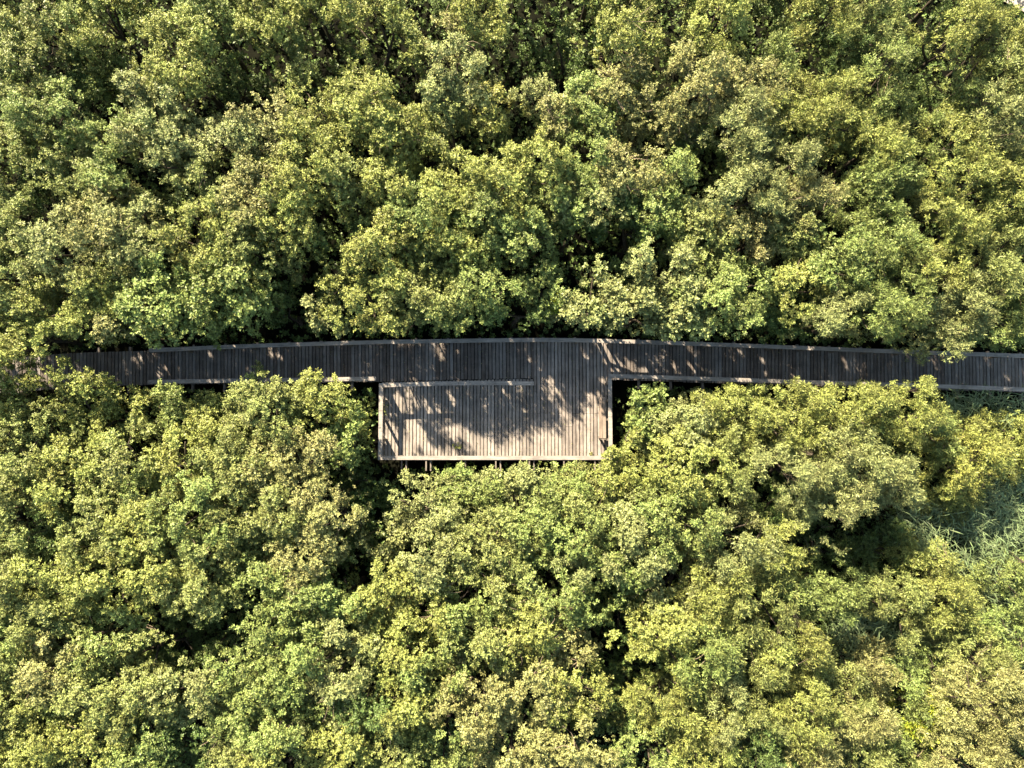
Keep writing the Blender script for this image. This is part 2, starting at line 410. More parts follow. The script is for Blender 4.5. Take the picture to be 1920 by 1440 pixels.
def crown_points(Rx, Ry, h, base, seed, wind=0):
    """tuft centres over a lumpy dome, with radius"""
    r_ = np.random.default_rng(seed)
    Rm = (Rx*Ry)**.5
    nb = max(4, int(3.3*Rm**2))                       # big boughs
    # best-candidate spread of boughs
    def spread(n, mx, cand=14):
        pts = []
        for i in range(n):
            best = None; bd = -1
            for _ in range(cand):
                a_ = r_.uniform(0, 2*math.pi); q_ = math.sqrt(r_.uniform(0,1))*mx
                p = (q_*math.cos(a_), q_*math.sin(a_)); d_ = min([ (p[0]-u[0])**2+(p[1]-u[1])**2 for u in pts] or [9])
                if d_ > bd: bd = d_; best = p
            pts.append(best)
        return np.array(pts)
    bo = spread(nb, .86); rise = r_.uniform(-1.3, .7, nb)
    ntuft = int(21*Rm**2); tp = spread(ntuft, 1.0, 7)
    an = np.arctan2(tp[:,1], tp[:,0]); tp *= (1+.15*np.sin(3*an+seed)+.12*np.sin(5*an+seed*2.3))[:,None]
    rr = np.hypot(tp[:,0], tp[:,1])
    dd = np.hypot(tp[:,None,0]-bo[None,:,0], tp[:,None,1]-bo[None,:,1])
    near_ = dd.argmin(1); dmin = dd.min(1); bs = .95/math.sqrt(nb)
    z = base+(h-base)*np.sqrt(np.clip(1-np.minimum(rr,1)**2.4*.93, 0, 1))
    z = z+rise[near_]*.7-np.clip(dmin/bs-.42, 0, 1.2)*1.0*Rm**.3; keep = ~((dmin/bs > .95) & (r_.random(len(tp)) < .6))
    tp, z, near_ = tp[keep], z[keep], near_[keep]
    z = np.maximum(z, .9)
    return np.stack([tp[:,0]*Rx, tp[:,1]*Ry, z], -1), bo, near_
# how far foliage hangs over the edges (photo x, metres; negative = stays clear)
def table(pts, z):
    xs = [P(a, 690, z).x for a, b in pts]; ys = [b for a, b in pts]
    return lambda X: np.interp(X, xs, ys)
ov_n = table([(-200,1.2),(0,1.35),(60,1.25),(115,.9),(135,.1),(180,-.1),(240,-.3),(270,.0),(300,.45),(320,.0),(380,.1),(400,.45),(415,.1),(440,-.3),(520,-.5),(600,-.35),
  (640,-.1),(700,-.1),(800,-.15),(900,-.25),(960,-.3),(1100,-.25),(1160,-.1),(1200,-.15),(1290,.1),(1310,.3),(1325,.0),(1400,-.25),(1450,.25),(1470,-.1),(1540,-.2),(1600,-.1),(1680,-.1),(1715,.3),
  (1750,.95),(1775,.5),(1800,-.1),(1880,-.15),(1930,-.3),(2200,0)], 3.8)
ov_s = table([(-200,.6),(0,.75),(60,.45),(100,.15),(125,.9),(150,.8),(190,.35),(220,.0),(260,-.15),(330,-.25),(400,-.15),(450,.1),(475,.55),(500,.25),(560,.35),(620,.2),(650,-.1),(690,-.4),(705,-.6),
  (1140,-.6),(1200,-.35),(1240,-.3),(1330,-.45),(1400,-.3),(1460,-.05),(1480,.15),(1500,-.1),(1560,-.15),(1610,.0),(1640,.2),(1690,.1),(1712,.35),(1722,-.4),(1760,-.8),(1850,-1.2),(1930,-.9),(2200,0)], 3.2)
def trimmed(X, Y, Z):
    wob = .13*np.sin(X*5.3)+.10*np.sin(X*11.7+1)+.10*np.sin(X*2.3+.5)+.10*np.sin(X*23.0)*np.sin(Z*7)
    yn = np.interp(X, _xs, _yn); ys = np.interp(X, _xs, _ys); mid = (yn+ys)/2
    dz = Z-RZ
    north = (Y > mid) & (Y < yn-ov_n(X)-wob-.25*np.clip(1.2-dz, 0, 1.5)*(-1))
    on = (X > XW-.9) & (X < XE+.75)
    south = (Y <= mid) & ~on & (Y > ys+ov_s(X)+wob)
    # round the platform: clear strip on three sides, the southeast corner overgrown
    w2 = .12*np.sin(Y*6+1)+.1*np.sin(Y*13)
    corner = (X > XE-.75) & (Y < YS+.70+.8*(X-XE)+.2*np.sin(X*7)) & (Z > RZ+.1)
    sy = YS-.42+np.interp(X, [XW, XW+1.2, XE-3, XE-.5], [-.6, -.1, .25, .5])+wob
    plat = (Y <= mid) & (X > XW-.3-w2*.6) & (X < XE+.42+w2) & (Y > sy) & ~corner
    gapn = (X > XE-.1) & (X < XE+1.1+w2) & (Y > ys-.75+wob) & (Y <= mid)
    cut = north | south | plat | gapn
    wx = X+.16*np.sin(Y*4.1+Z)+.12*np.sin(Y*9.7+2); wy = Y+.16*np.sin(X*4.7+Z*1.3)+.12*np.sin(X*10.3+1)
    for gx_, gy_, ga, gb in GAPW:
        cut |= (((wx-gx_)/ga)**2+((wy-gy_)/gb)**2 < 1) & (Z > 1.5)
    # added openings, cut along the sun's rays to throw light flecks on the boards
    for hx, hy, hr in FLECK_HOLES:
        t = (X-hx)*sd.x+(Y-hy)*sd.y+(Z-DZ)*sd.z
        d2 = (X-hx-t*sd.x)**2+(Y-hy-t*sd.y)**2+(Z-DZ-t*sd.z)**2
        cut |= (d2 < hr*hr) & (t > .3)
    return cut
GAPS = """195,190,26,34;226,62,15,26;237,112,22,26;345,135,10,10;457,120,16,18;440,195,24,30;72,290,16,12;115,283,14,12;270,325,10,18;430,325,20,14;22,150,8,18;45,27,14,9;100,25,10,12;
595,92,26,18;655,100,34,14;725,100,26,20;805,32,16,30;825,105,18,10;745,155,12,12;512,125,24,10;485,217,14,10;575,192,12,9;680,300,8,10;875,268,26,16;895,298,18,14;
997,25,38,28;1035,82,26,24;985,85,22,20;1050,150,16,18;1100,57,16,16;1275,20,14,14;1430,48,30,30;1250,82,10,14;1245,185,16,10;972,240,16,24;992,265,18,16;1040,287,14,10;1087,307,12,9;1230,270,8,8;1330,330,16,28;
1532,120,14,14;1665,72,10,8;1727,52,22,16;1815,125,20,18;1852,192,12,16;1722,175,22,24;1785,150,12,10;1715,302,12,16;1565,337,20,16;1790,275,12,10;
330,402,20,24;78,398,18,22;75,425,14,12;620,418,16,24;626,475,18,26;545,560,16,34;528,600,20,22;500,508,12,10;1160,452,24,20;1232,470,18,14;1095,465,26,22;1075,515,14,26;1561,430,24,16;1582,312,16,24;1738,432,16,16;1742,540,14,14;1512,566,18,10;965,585,16,24;108,560,16,10;350,335,10,10;
514,782,9,14;580,792,9,14;680,900,22,36;702,960,14,28;688,1005,15,24;668,1078,28,20;488,1121,12,12;437,1178,20,14;305,1224,32,16;380,1212,44,14;298,1142,8,16;123,1203,12,9;103,1003,16,10;123,957,16,8;437,941,20,8;190,1060,10,6;272,1370,10,16;360,1390,16,16;843,1332,12,18;910,1240,9,16;771,1183,12,9;216,765,12,12;
1448,818,12,12;1443,908,16,36;1330,878,12,16;1751,846,20,14;1753,905,9,20;1587,998,60,18;1654,985,44,18;1520,1055,24,20;1500,1010,24,14;1268,1080,24,9;1130,1126,18,12;1166,1190,12,26;1181,1252,46,16;1227,1268,26,12;1032,1090,16,10;1453,1137,12,10;991,1317,9,16;1201,1404,12,22;1602,1082,9,22;905,1120,8,14;1390,1380,10,12"""
def _gw(t):
    a, b, c, d = map(float, t.split(',')); p = P(a, b, 4.2); k = (CZ-4.2)/FPX
    far = max(0, (640-b)/640)                        # looked into at a slant: the hollows run deeper northwards
    return p.x, p.y+.35*far, c*k*(1.2+.2*far)+.08, d*k*(1.2+.2*far)+.10+.35*far
GAPW = [_gw(t) for t in GAPS.replace('\n', '').split(';')]
FLECK_HOLES = [(*P(a, b, DZ).xy, r) for a, b, r in [(1136,658,.24),(1140,676,.20),(1150,694,.22),(1160,684,.14),(1168,698,.14),(1208,700,.17),(1266,688,.15),(1274,703,.16),(1298,690,.17),(1306,702,.16),(1385,660,.1),(1430,678,.13),(1437,703,.13),
 (1582,676,.11),(1590,692,.12),(1668,690,.10),(1780,708,.10),(300,700,.20),(312,690,.12),(335,690,.10),(395,668,.14),(90,712,.2),(425,664,.09),(527,672,.10),(690,704,.12),(830,672,.14),(860,660,.10),
 (745,745,.15),(750,765,.18),(762,752,.10),(735,775,.16),(780,758,.13),(805,772,.14),(842,738,.13),(850,752,.16),(822,770,.11),(900,745,.08),(945,735,.10),(955,742,.08),(987,775,.12),
 (1112,748,.16),(1124,742,.13),(1120,765,.14),(772,805,.25),(788,818,.3),(765,838,.28),(798,840,.25),(730,800,.2)]]
def over_deck(X, Y, Z, m=.0):
    """leaves may hang over the walk but not stand in it"""
    yn = np.interp(X, _xs, _yn); ys = np.interp(X, _xs, _ys)
    onw = (Y < yn+.12+m) & (Y > ys-.12-m)
    onp = (X > XW-.15-m) & (X < XE+.15+m) & (Y > YS-.15-m) & (Y < ys+.2)
    return (onw | onp) & (Z < RZ+.15)
_xs = np.linspace(-40, 40, 400); _yn = np.array([N_deck(v) for v in _xs]); _ys = np.array([S_deck(v) for v in _xs])

def make_tree(name, px, py, rpx, h, tone, kind, label, cat, seed, asp=1.0, group=None, twigs=0, dens=1.0, lean=(0,0), limit=None):
    r_ = np.random.default_rng(seed)
    zc = h*.72; p = P(px, py, zc); Rm = rpx/FPX*(CZ-zc)
    Rx, Ry = Rm*math.sqrt(asp), Rm/math.sqrt(asp)
    h = 5.1+(h-5.1)*.65 if h > 4.3 else h; base = max(.8, h*.68)
    tufts, bo, near_ = crown_points(Rx, Ry, h, base, seed)
    n = len(tufts); tr = r_.uniform(.20, .43, n)
    # sprigs on each tuft
    per = np.maximum(6, (37*dens*(tr/.36)**2)).astype(int)
    ti = np.repeat(np.arange(n), per); m = len(ti)
    dirs = unit(r_.normal(size=(m,3))); dirs[:,2] = np.abs(dirs[:,2])*1.0-.18; dirs = unit(dirs)
    rad = tr[ti]*(.5+.75*r_.random(m)**1.3)
    pos = tufts[ti]+dirs*rad[:,None]*np.array([1,1,1.15])
    out = tufts/np.array([Rx, Ry, h]); outd = unit(np.stack([out[:,0], out[:,1], np.full(n,.9)], -1))
    ax = dirs*.9+outd[ti]*.8+np.array([lean[0],lean[1],.55])+r_.normal(0,.5,(m,3))
    # shaded inner/lower leaves
    k2 = int(m*.12); t2 = r_.integers(0, n, k2)
    pos2 = tufts[t2]*np.array([.9,.9,1])+np.stack([r_.normal(0,.28,k2), r_.normal(0,.28,k2), -r_.uniform(.3,1.7,k2)], -1)
    pos = np.concatenate([pos, pos2]); ax = np.concatenate([ax, unit(r_.normal(size=(k2,3)))+np.array([0,0,.9])])
    tint_t = r_.normal(0, .55, n); tint_b = r_.normal(0, .6, len(bo))
    tv = np.concatenate([(tint_t+tint_b[near_])[ti], (tint_t+tint_b[near_])[t2]])+r_.normal(0,.3,len(pos))
    W = pos+np.array([p.x, p.y, 0])
    ok = (pos[:,2] > .25) & ~over_deck(W[:,0], W[:,1], W[:,2])
    ok &= ~trimmed(W[:,0], W[:,1], W[:,2])
    pos, ax, tv = pos[ok], ax[ok], tv[ok]
    sc_ = r_.uniform(.8, 1.25, len(pos))
    v, per_s = place_sprigs(kind, pos, ax, sc_)
    root = empty(name, (p.x, p.y, 0)); tag(root, label, cat, group)
    nf = len(v)//4
    mesh_np('crown', v, np.full(nf, 4), np.arange(len(v)), LM[tone], root, attr=np.repeat(tv, per_s))
    # trunk with limbs
    mb = MB(); off = root.location
    top = Vector((off.x+r_.normal(0,.15), off.y+r_.normal(0,.15), base*.75))
    mb.tube([(off.x,off.y,-.2),(off.x+r_.normal(0,.06),off.y+r_.normal(0,.06),base*.4), top], [.13,.10,.085], 7)
    bw_ = []; cutb = []
    for i in range(len(bo)):
        e = Vector((off.x+bo[i,0]*Rx*.75, off.y+bo[i,1]*Ry*.75, base+(h-base)*.35*r_.uniform(.5,1.2)))
        bw_.append(e); cutb.append(trimmed(np.array([e.x]), np.array([e.y]), np.array([max(e.z,2.3)]))[0])
        if trimmed(np.array([e.x]), np.array([e.y]), np.array([max(e.z,2.3)]))[0]: continue
        mid = top.lerp(e, .5)+Vector((r_.normal(0,.12), r_.normal(0,.12), -.1+r_.normal(0,.1)))
        mb.tube([top, mid, e], [.06,.045,.03], 5)
    for i in range(0, n, 2):
        if cutb[near_[i]] or trimmed(np.array([off.x+tufts[i,0]]), np.array([off.y+tufts[i,1]]), np.array([tufts[i,2]]))[0]: continue
        e = bw_[near_[i]]; t_ = Vector((off.x+tufts[i,0], off.y+tufts[i,1], tufts[i,2]-.05))
        mb.tube([e, e.lerp(t_, .55)+Vector((r_.normal(0,.08), r_.normal(0,.08), r_.normal(0,.08))), t_], [.024,.016,.007], 3)
    mb.build('trunk', bark, root, True)
    if twigs:
        for i in range(twigs):
            mb = MB()
            t_ = tufts[r_.integers(0, n)]; s = Vector((off.x+t_[0], off.y+t_[1], t_[2]-.15))
            a_ = r_.uniform(0, 6.28); L = r_.uniform(.5, 1.3); bend = r_.uniform(-.9,.9)
            for b_ in range(r_.integers(1,4)):
                aa = a_+r_.normal(0,.5); q_ = s.copy(); pts = [q_.copy()]; ll = L*r_.uniform(.6,1)
                for s_ in range(5):
                    q_ += Vector((math.cos(aa), math.sin(aa), r_.uniform(-.05,.45)))*ll/5; aa += bend/4+r_.normal(0,.15); pts.append(q_.copy())
                mb.tube(pts, list(np.linspace(.015,.005,6)), 3)
            E_ = np.array(mb.v)
            if not trimmed(E_[:,0], E_[:,1], E_[:,2]).any() and not over_deck(E_[:,0], E_[:,1], E_[:,2], .3).any(): mb.build('dry_branch', twig_m, root, True)
    return root
TREES = """\
T|70|632|74|4.6|y|round|low rounded yellow green tree hanging over the left end of the boardwalk
T|-25|600|70|5.2|y|round|yellow green tree cut by the left edge just above the boardwalk
T|160|570|78|5.2|y|round|pale yellow green tree behind the low rounded tree at the left end of the boardwalk
T|238|622|58|4.4|t|round|small tan green tree touching the left end of the north railing
T|335|570|98|5.5|g|broad|broad fresh green tree with large leaves hanging over the north railing left of the platform
T|450|555|78|5.0|g|broad|fresh green tree right of the broad large leaved one above the north railing
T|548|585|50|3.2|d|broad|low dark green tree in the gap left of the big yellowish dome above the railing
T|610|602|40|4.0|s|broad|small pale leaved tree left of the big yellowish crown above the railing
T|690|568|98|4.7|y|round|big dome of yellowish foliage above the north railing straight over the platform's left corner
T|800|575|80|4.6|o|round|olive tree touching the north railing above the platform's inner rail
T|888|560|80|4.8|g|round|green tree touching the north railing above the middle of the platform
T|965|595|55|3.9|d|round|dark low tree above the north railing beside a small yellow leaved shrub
B|1049|577|14|4.3|b|round|tiny shrub with orange yellow leaves above the north railing
T|1020|540|55|4.3|g|round|green tree behind the tiny orange yellow shrub
T|1108|572|68|4.7|s|broad|silvery green tree hanging over the rail where the platform ends
T|1188|590|52|4.9|s|broad|small silvery tree above the first bay of the right hand boardwalk
T|1225|520|66|5.3|s|round|silvery round tree standing behind two small silvery trees above the railing
T|1278|590|58|5.0|s|broad|silvery tree hanging over the railing above the dense bush east of the platform
T|1350|560|92|5.6|g|round|big full green tree above the railing right of the platform
T|1452|600|50|4.0|d|round|dark green narrow tree between big crowns on the right hand railing
T|1490|545|62|5.1|y|round|yellow green tree above the right hand railing beside the dark narrow one
T|1560|602|62|5.2|s|narrow|whitish leaved tree on the right hand railing, leftmost of the pale ones
T|1640|560|88|5.5|g|narrow|green tree with pale tips standing between whitish trees on the right
T|1740|615|70|4.8|s|narrow|grey green tree leaning out over the right hand boardwalk
T|1800|575|74|5.5|s|narrow|whitish tree with bright tips above the leaning grey green one
T|1872|610|62|5.0|g|narrow|green tree touching the railing near the right edge
T|1945|570|60|5.0|d|narrow|dark tree cut by the right edge above the boardwalk
T|25|505|80|5.4|o|round|olive tree at the left edge two crowns above the boardwalk
T|115|470|82|5.6|s|round|pale tree with whitish tips near the left edge behind the yellow green ones
T|215|430|88|5.8|t|round|tan green tree with brownish heart left of a grey green dome
T|215|515|70|5.0|o|round|olive tree just above the small tan tree at the start of the railing
T|272|432|72|5.9|s|round|grey green dome beside the tan green tree on the left
T|395|450|88|5.7|y|round|yellow green tree above the broad large leaved tree
T|480|470|70|5.4|o|round|olive tree left of the dark slit above the big yellowish dome
T|548|420|70|5.6|y|round|yellow green tree directly above the dark slit
T|640|450|48|4.2|d|round|dark green tree at the right side of the slit above the yellowish dome
T|735|455|78|5.3|y|round|yellow tree right behind the big yellowish dome
T|830|455|78|5.4|y|round|bright yellow green tree two crowns above the platform's inner rail
T|915|435|70|5.7|g|round|green tree two crowns above the middle of the platform
T|985|440|62|5.2|g|round|green tree left of the dark hollow above the platform's right half
T|1065|440|50|4.4|g|broad|low green tree inside the dark hollow above the platform's right half
T|1110|390|70|5.6|s|round|silvery tree above the dark hollow over the platform's right half
T|1185|440|62|4.6|d|broad|dark tree between two silvery ones right of the hollow
T|1235|415|62|5.6|g|round|green tree above the silvery round one right of the platform
T|1320|440|66|5.7|o|round|olive tree directly behind the big full green tree on the right hand railing
T|1400|450|62|5.0|t|round|tan green tree behind the big full green tree's right shoulder
T|1480|440|62|4.8|o|round|olive tree two crowns above the right hand railing, right of the tan green one
T|1560|480|72|5.6|g|round|green tree two crowns above the leftmost whitish tree
T|1655|455|78|5.9|g|narrow|green tree right of the centre of the right half, above the tree with pale tips
T|1750|480|80|5.7|y|narrow|yellow green tree behind the whitish tree with bright tips
T|1845|500|74|5.6|o|narrow|olive tree two crowns above the boardwalk near the right edge
T|1925|470|62|5.2|o|narrow|olive tree cut by the right edge two crowns above the boardwalk
T|20|400|75|5.2|o|round|olive tree at the left edge midway between top and boardwalk
T|88|350|50|3.6|d|round|dark low tree in the gap near the left edge
T|150|335|62|5.0|o|round|olive tree between two dark gaps on the left
T|230|368|58|5.0|g|round|bright green tree above the grey green dome
T|330|395|38|2.8|d|round|dark low tree in the hole right of the grey green dome
T|395|350|72|5.6|o|round|olive tree beside the hole with bare twigs on the left
T|470|375|75|5.8|t|round|dull tan green tree right of the bare twigs
T|580|345|82|5.9|y|round|yellow green tree in the middle of the upper left canopy
T|655|360|58|5.3|o|round|olive tree between yellow green crowns in the middle of the upper left canopy
T|725|350|62|5.6|y|round|yellow green tree above the dark bed of green leaves upper centre left
T|790|395|60|5.5|g|round|green tree two crowns above the yellow tree behind the dome
T|860|355|72|6.0|y|round|sunny yellow green tree left of the picture's centre line
T|935|355|70|6.1|y|round|sunny yellow green tree below the round shaded gap at upper centre
T|1000|325|76|6.2|y|round|brightest yellow green crown just right of the centre line in the upper half
T|1060|365|58|5.6|g|round|green tree at the lower right of the brightest yellow green crown
T|1180|345|70|5.9|t|round|tan green tree in the upper right middle
T|1255|340|58|5.2|g|round|green tree above a dark strip right of centre
T|1310|290|55|4.2|d|round|dark green tree in the shaded strip of the upper right middle
T|1355|375|72|5.8|s|round|greyish tree right of the shaded strip
T|1440|340|86|6.3|s|narrow|large silver green tree in the middle of the upper right quarter
T|1500|385|62|5.6|t|narrow|tan tree with bare branches right below the large silver green one
T|1580|370|58|4.8|g|narrow|green tree right of the dark pocket below the large silver green crown
T|1650|335|70|5.6|g|narrow|green tree in the upper right half way to the right edge
T|1715|390|62|5.0|o|narrow|olive tree above a dark slit near the right
T|1800|370|88|6.0|y|narrow|big yellow green tree near the right edge midway between top and boardwalk
T|1895|350|76|5.8|y|narrow|yellow green tree at the right edge midway between top and boardwalk
T|15|295|65|5.0|o|round|olive tree at the left edge below the dark upper left thicket
T|110|235|84|5.5|g|round|green tree with pale leaves in the upper left
T|60|160|82|5.2|o|round|olive tree near the left edge in the upper left corner group
T|170|145|40|3.5|d|round|dark tree beside the shaded hole in the upper left
T|150|290|58|4.9|o|round|olive tree below the green one with pale leaves
T|235|265|62|5.4|g|round|green tree on the lower side of the shaded hole
T|290|225|84|6.1|s|round|large grey green dome in the upper left
T|345|285|68|5.8|s|round|grey green tree below the large grey green dome
T|440|265|76|5.9|s|round|grey green tree right of the bare twigs in the upper left
T|520|262|76|5.8|t|round|tan tinged tree below the shaded hollow in the upper left
T|610|225|82|6.2|y|round|big yellow green tree below the long dark hollow
T|690|215|72|6.1|y|round|yellow green tree right of the big one below the long dark hollow
T|755|240|68|5.9|y|round|yellow green tree above the bed of deep green leaves
T|790|300|48|3.4|g|round|low deep green tree lying in shade between yellow crowns
T|850|265|58|5.2|o|round|olive tree left of the round shaded gap at upper centre
T|930|210|62|6.0|a|round|small crown with bright yellow leaves at upper centre
T|860|165|80|6.0|s|round|pale tree above the round shaded gap at upper centre
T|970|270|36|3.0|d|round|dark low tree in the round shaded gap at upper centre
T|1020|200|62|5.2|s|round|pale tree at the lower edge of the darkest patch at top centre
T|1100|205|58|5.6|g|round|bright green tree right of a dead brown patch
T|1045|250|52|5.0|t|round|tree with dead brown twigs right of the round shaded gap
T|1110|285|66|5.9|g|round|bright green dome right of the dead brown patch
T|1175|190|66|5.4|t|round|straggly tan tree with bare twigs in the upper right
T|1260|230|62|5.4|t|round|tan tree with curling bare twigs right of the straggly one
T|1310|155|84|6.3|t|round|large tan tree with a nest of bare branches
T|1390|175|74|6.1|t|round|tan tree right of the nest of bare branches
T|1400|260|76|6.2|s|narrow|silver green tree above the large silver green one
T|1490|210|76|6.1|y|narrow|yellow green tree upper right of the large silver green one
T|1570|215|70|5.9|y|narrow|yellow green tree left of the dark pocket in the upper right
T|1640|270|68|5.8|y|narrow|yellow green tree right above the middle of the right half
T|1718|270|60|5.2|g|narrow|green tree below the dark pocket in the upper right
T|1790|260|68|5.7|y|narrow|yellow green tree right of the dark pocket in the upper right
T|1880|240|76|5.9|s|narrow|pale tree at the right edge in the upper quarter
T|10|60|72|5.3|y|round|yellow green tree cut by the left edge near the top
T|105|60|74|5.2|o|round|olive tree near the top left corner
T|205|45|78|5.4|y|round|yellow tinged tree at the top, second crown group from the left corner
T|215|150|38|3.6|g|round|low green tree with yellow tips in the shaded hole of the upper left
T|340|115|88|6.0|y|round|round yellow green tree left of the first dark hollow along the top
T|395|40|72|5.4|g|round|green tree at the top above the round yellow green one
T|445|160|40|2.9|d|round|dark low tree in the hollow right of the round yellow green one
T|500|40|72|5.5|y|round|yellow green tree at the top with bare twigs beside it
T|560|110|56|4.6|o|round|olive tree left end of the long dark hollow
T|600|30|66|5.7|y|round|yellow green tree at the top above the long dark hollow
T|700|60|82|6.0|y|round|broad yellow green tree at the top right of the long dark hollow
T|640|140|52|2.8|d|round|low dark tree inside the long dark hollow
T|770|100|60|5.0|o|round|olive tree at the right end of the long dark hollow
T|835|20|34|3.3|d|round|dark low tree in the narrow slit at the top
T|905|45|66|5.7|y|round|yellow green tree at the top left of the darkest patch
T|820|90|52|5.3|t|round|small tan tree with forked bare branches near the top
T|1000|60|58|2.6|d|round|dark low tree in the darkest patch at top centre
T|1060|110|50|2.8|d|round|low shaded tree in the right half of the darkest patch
T|1150|45|56|5.6|y|round|yellow tipped tree at the top right of the darkest patch
T|1190|105|66|5.8|y|round|yellow green tree with arching bare twigs near the top
T|1230|15|50|5.4|o|round|olive tree at the top edge right of centre
T|1345|40|70|6.3|y|round|sunlit pale yellow tree at the top between two dark pockets
T|1440|55|42|3.0|d|round|dark low tree in the pocket right of the sunlit pale yellow tree
T|1440|130|56|4.9|g|narrow|green tree below the dark pocket right of the sunlit pale yellow tree
T|1530|45|60|5.8|y|narrow|yellow green tree at the top right of the dark pocket
T|1560|110|56|4.8|d|narrow|dark green tree in the upper right
T|1620|60|66|5.5|o|narrow|olive tree at the top in the upper right
T|1650|165|72|5.9|g|narrow|green tree with whitish streak in the upper right
T|1700|60|58|4.6|d|narrow|dark tree at the top beside the big light green crown in the corner
T|1790|70|88|6.4|y|narrow|big light green crown beside the pale path in the top right corner
T|1730|185|46|3.3|d|narrow|dark low tree in the pocket of the upper right
T|1810|160|62|5.2|g|narrow|green tree below the big light green crown in the corner
T|1900|130|78|5.8|o|narrow|olive tree at the right edge below the pale path
T|1880|62|48|5.0|y|narrow|small yellow green tree touching the pale path
B|30|745|70|3.7|y|round|yellow green bush at the left edge under the end of the boardwalk
B|150|740|62|4.1|y|round|bush with a tall tip reaching over the left end of the boardwalk
B|235|790|68|3.5|y|round|yellow bush below the start of the south railing
B|330|775|58|3.5|g|round|green bush below the left part of the south railing
B|105|820|66|3.6|o|round|olive bush one crown below the left end of the boardwalk
B|400|790|60|4.0|y|round|yellow green bush left of the big bush covering the south railing
B|505|790|92|4.6|o|round|big olive bush covering the middle of the south railing
B|610|775|74|4.2|y|round|yellow green bush with its tips over the south railing left of the platform
B|655|815|52|3.7|g|broad|bright green bush tight against the platform's west rail
B|690|905|48|2.0|d|broad|low dark bush in shade below the platform's west corner
T|560|870|86|5.2|t|round|grey tan tree west of the dark gap below the platform's corner
T|450|890|84|5.0|o|round|olive tree left of the grey tan one
T|345|875|72|4.6|y|round|yellow green tree two crowns under the left part of the south railing
T|245|880|74|4.6|o|round|olive tree in the left third just under the boardwalk bushes
T|150|900|74|4.7|y|round|yellow green tree near the left edge in the third crown row under the boardwalk
T|40|870|76|4.8|o|round|olive tree at the left edge under the yellow green bush
T|30|970|76|4.8|o|round|olive tree at the left edge a third down the lower half
T|130|990|60|4.0|d|round|dark tree near the left edge a third down the lower half
T|195|990|70|4.9|o|round|olive tree right of the dark one near the left edge
T|285|985|62|5.0|y|round|yellow green tree left of the pale green dome in the lower left
T|375|965|80|5.3|g|round|pale green dome in the middle of the lower left quarter
T|290|925|44|4.2|g|round|small bright green tree with spiky tips above the pale green dome
T|455|985|66|5.0|o|round|olive tree right of the pale green dome
T|530|960|62|4.8|o|round|olive tree below the grey tan one
T|620|965|72|5.3|t|round|tan tree bordering the dark cleft below the platform's corner
T|560|1040|64|5.1|t|round|tan tree one crown left of the dark cleft
T|680|1040|50|2.8|d|broad|low dark tree at the bottom of the dark cleft
T|730|1000|40|3.6|s|broad|silvery dark tree on the right wall of the cleft
B|800|935|72|3.9|s|round|silvery bush below the left half of the platform
B|880|920|66|3.6|g|round|green bush directly under the platform's south rail
B|960|935|76|4.0|s|round|grey green bush under the platform's south rail near its middle
B|1035|925|70|4.1|g|round|green bush under the right half of the south rail
B|1110|940|74|4.3|o|round|olive bush below the corner by the bench
B|1175|870|72|4.1|y|round|light yellow green bush covering the platform's southeast corner
B|1205|770|62|3.8|g|broad|vivid green bush in the corner between boardwalk and bench
B|1290|800|78|4.1|s|round|grey green bush right of the vivid green one
B|1370|780|72|4.0|y|narrow|yellow green bush under the right hand boardwalk, second from the vivid green one
B|1460|785|76|4.4|y|narrow|yellow green bush touching the south rail of the right hand boardwalk
B|1575|790|88|4.8|y|narrow|wide feathery bush touching the south rail in the right half
B|1680|775|66|4.6|y|narrow|feathery bush whose tips cross the south rail near the right
B|1745|820|54|3.8|g|narrow|green bush right of the feathery bushes
B|1800|870|72|3.8|a|narrow|golden yellow bush near the right edge under the boardwalk
B|1815|800|52|2.6|y|narrow|low yellow green bush beneath the south rail near the right edge
B|1885|806|50|2.5|y|narrow|low yellow green bush at the right edge just under the boardwalk
B|1895|850|66|3.3|y|narrow|golden green bush at the right edge under the boardwalk
T|1280|880|74|5.0|y|round|yellow green tree right of the bush over the platform's corner
T|1375|870|66|4.6|o|narrow|olive tree above the dark slot right of the platform
T|1480|890|84|5.4|s|narrow|large pale streaky tree in the middle of the lower right
T|1590|880|88|5.6|s|narrow|large pale streaky tree right of the other pale streaky one
T|1660|900|66|5.2|s|narrow|pale streaky tree next to the golden yellow bush
T|1540|960|66|5.0|s|narrow|pale tree hanging over the dark hollow in the lower right
T|1445|960|56|3.4|d|narrow|dark tree in the slot right of the platform's lower trees
B|1790|930|48|2.9|y|narrow|small yellow bush between the golden bush and the reeds
T|1270|970|84|5.4|g|round|green tree two crowns below the platform's southeast corner
T|1180|1010|76|5.3|s|round|silver flecked tree below the olive bush by the bench corner
T|1090|1000|66|5.0|g|round|green tree below the right half of the platform
T|1010|1010|60|4.7|g|round|green tree with white flecked neighbour below the platform
T|1062|1045|46|5.1|s|narrow|small tree with white upturned leaves below the platform
T|920|1020|76|4.9|o|round|olive tree two crowns below the platform's middle
T|830|1030|72|5.1|s|round|tree with white flecked leaves right of the dark cleft
T|1370|1020|74|5.2|s|narrow|grey silver tree right of the green one below the platform's corner
T|1460|1040|66|5.0|y|narrow|yellow green tree left of the dark hollow in the lower right
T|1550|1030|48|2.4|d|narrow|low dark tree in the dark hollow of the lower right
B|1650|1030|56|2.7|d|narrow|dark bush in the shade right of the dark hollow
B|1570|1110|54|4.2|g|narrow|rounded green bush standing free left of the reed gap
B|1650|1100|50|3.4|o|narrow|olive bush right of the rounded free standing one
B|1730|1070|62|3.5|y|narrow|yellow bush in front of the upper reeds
B|1770|1140|66|3.7|y|narrow|yellow bush between the upper and lower reeds
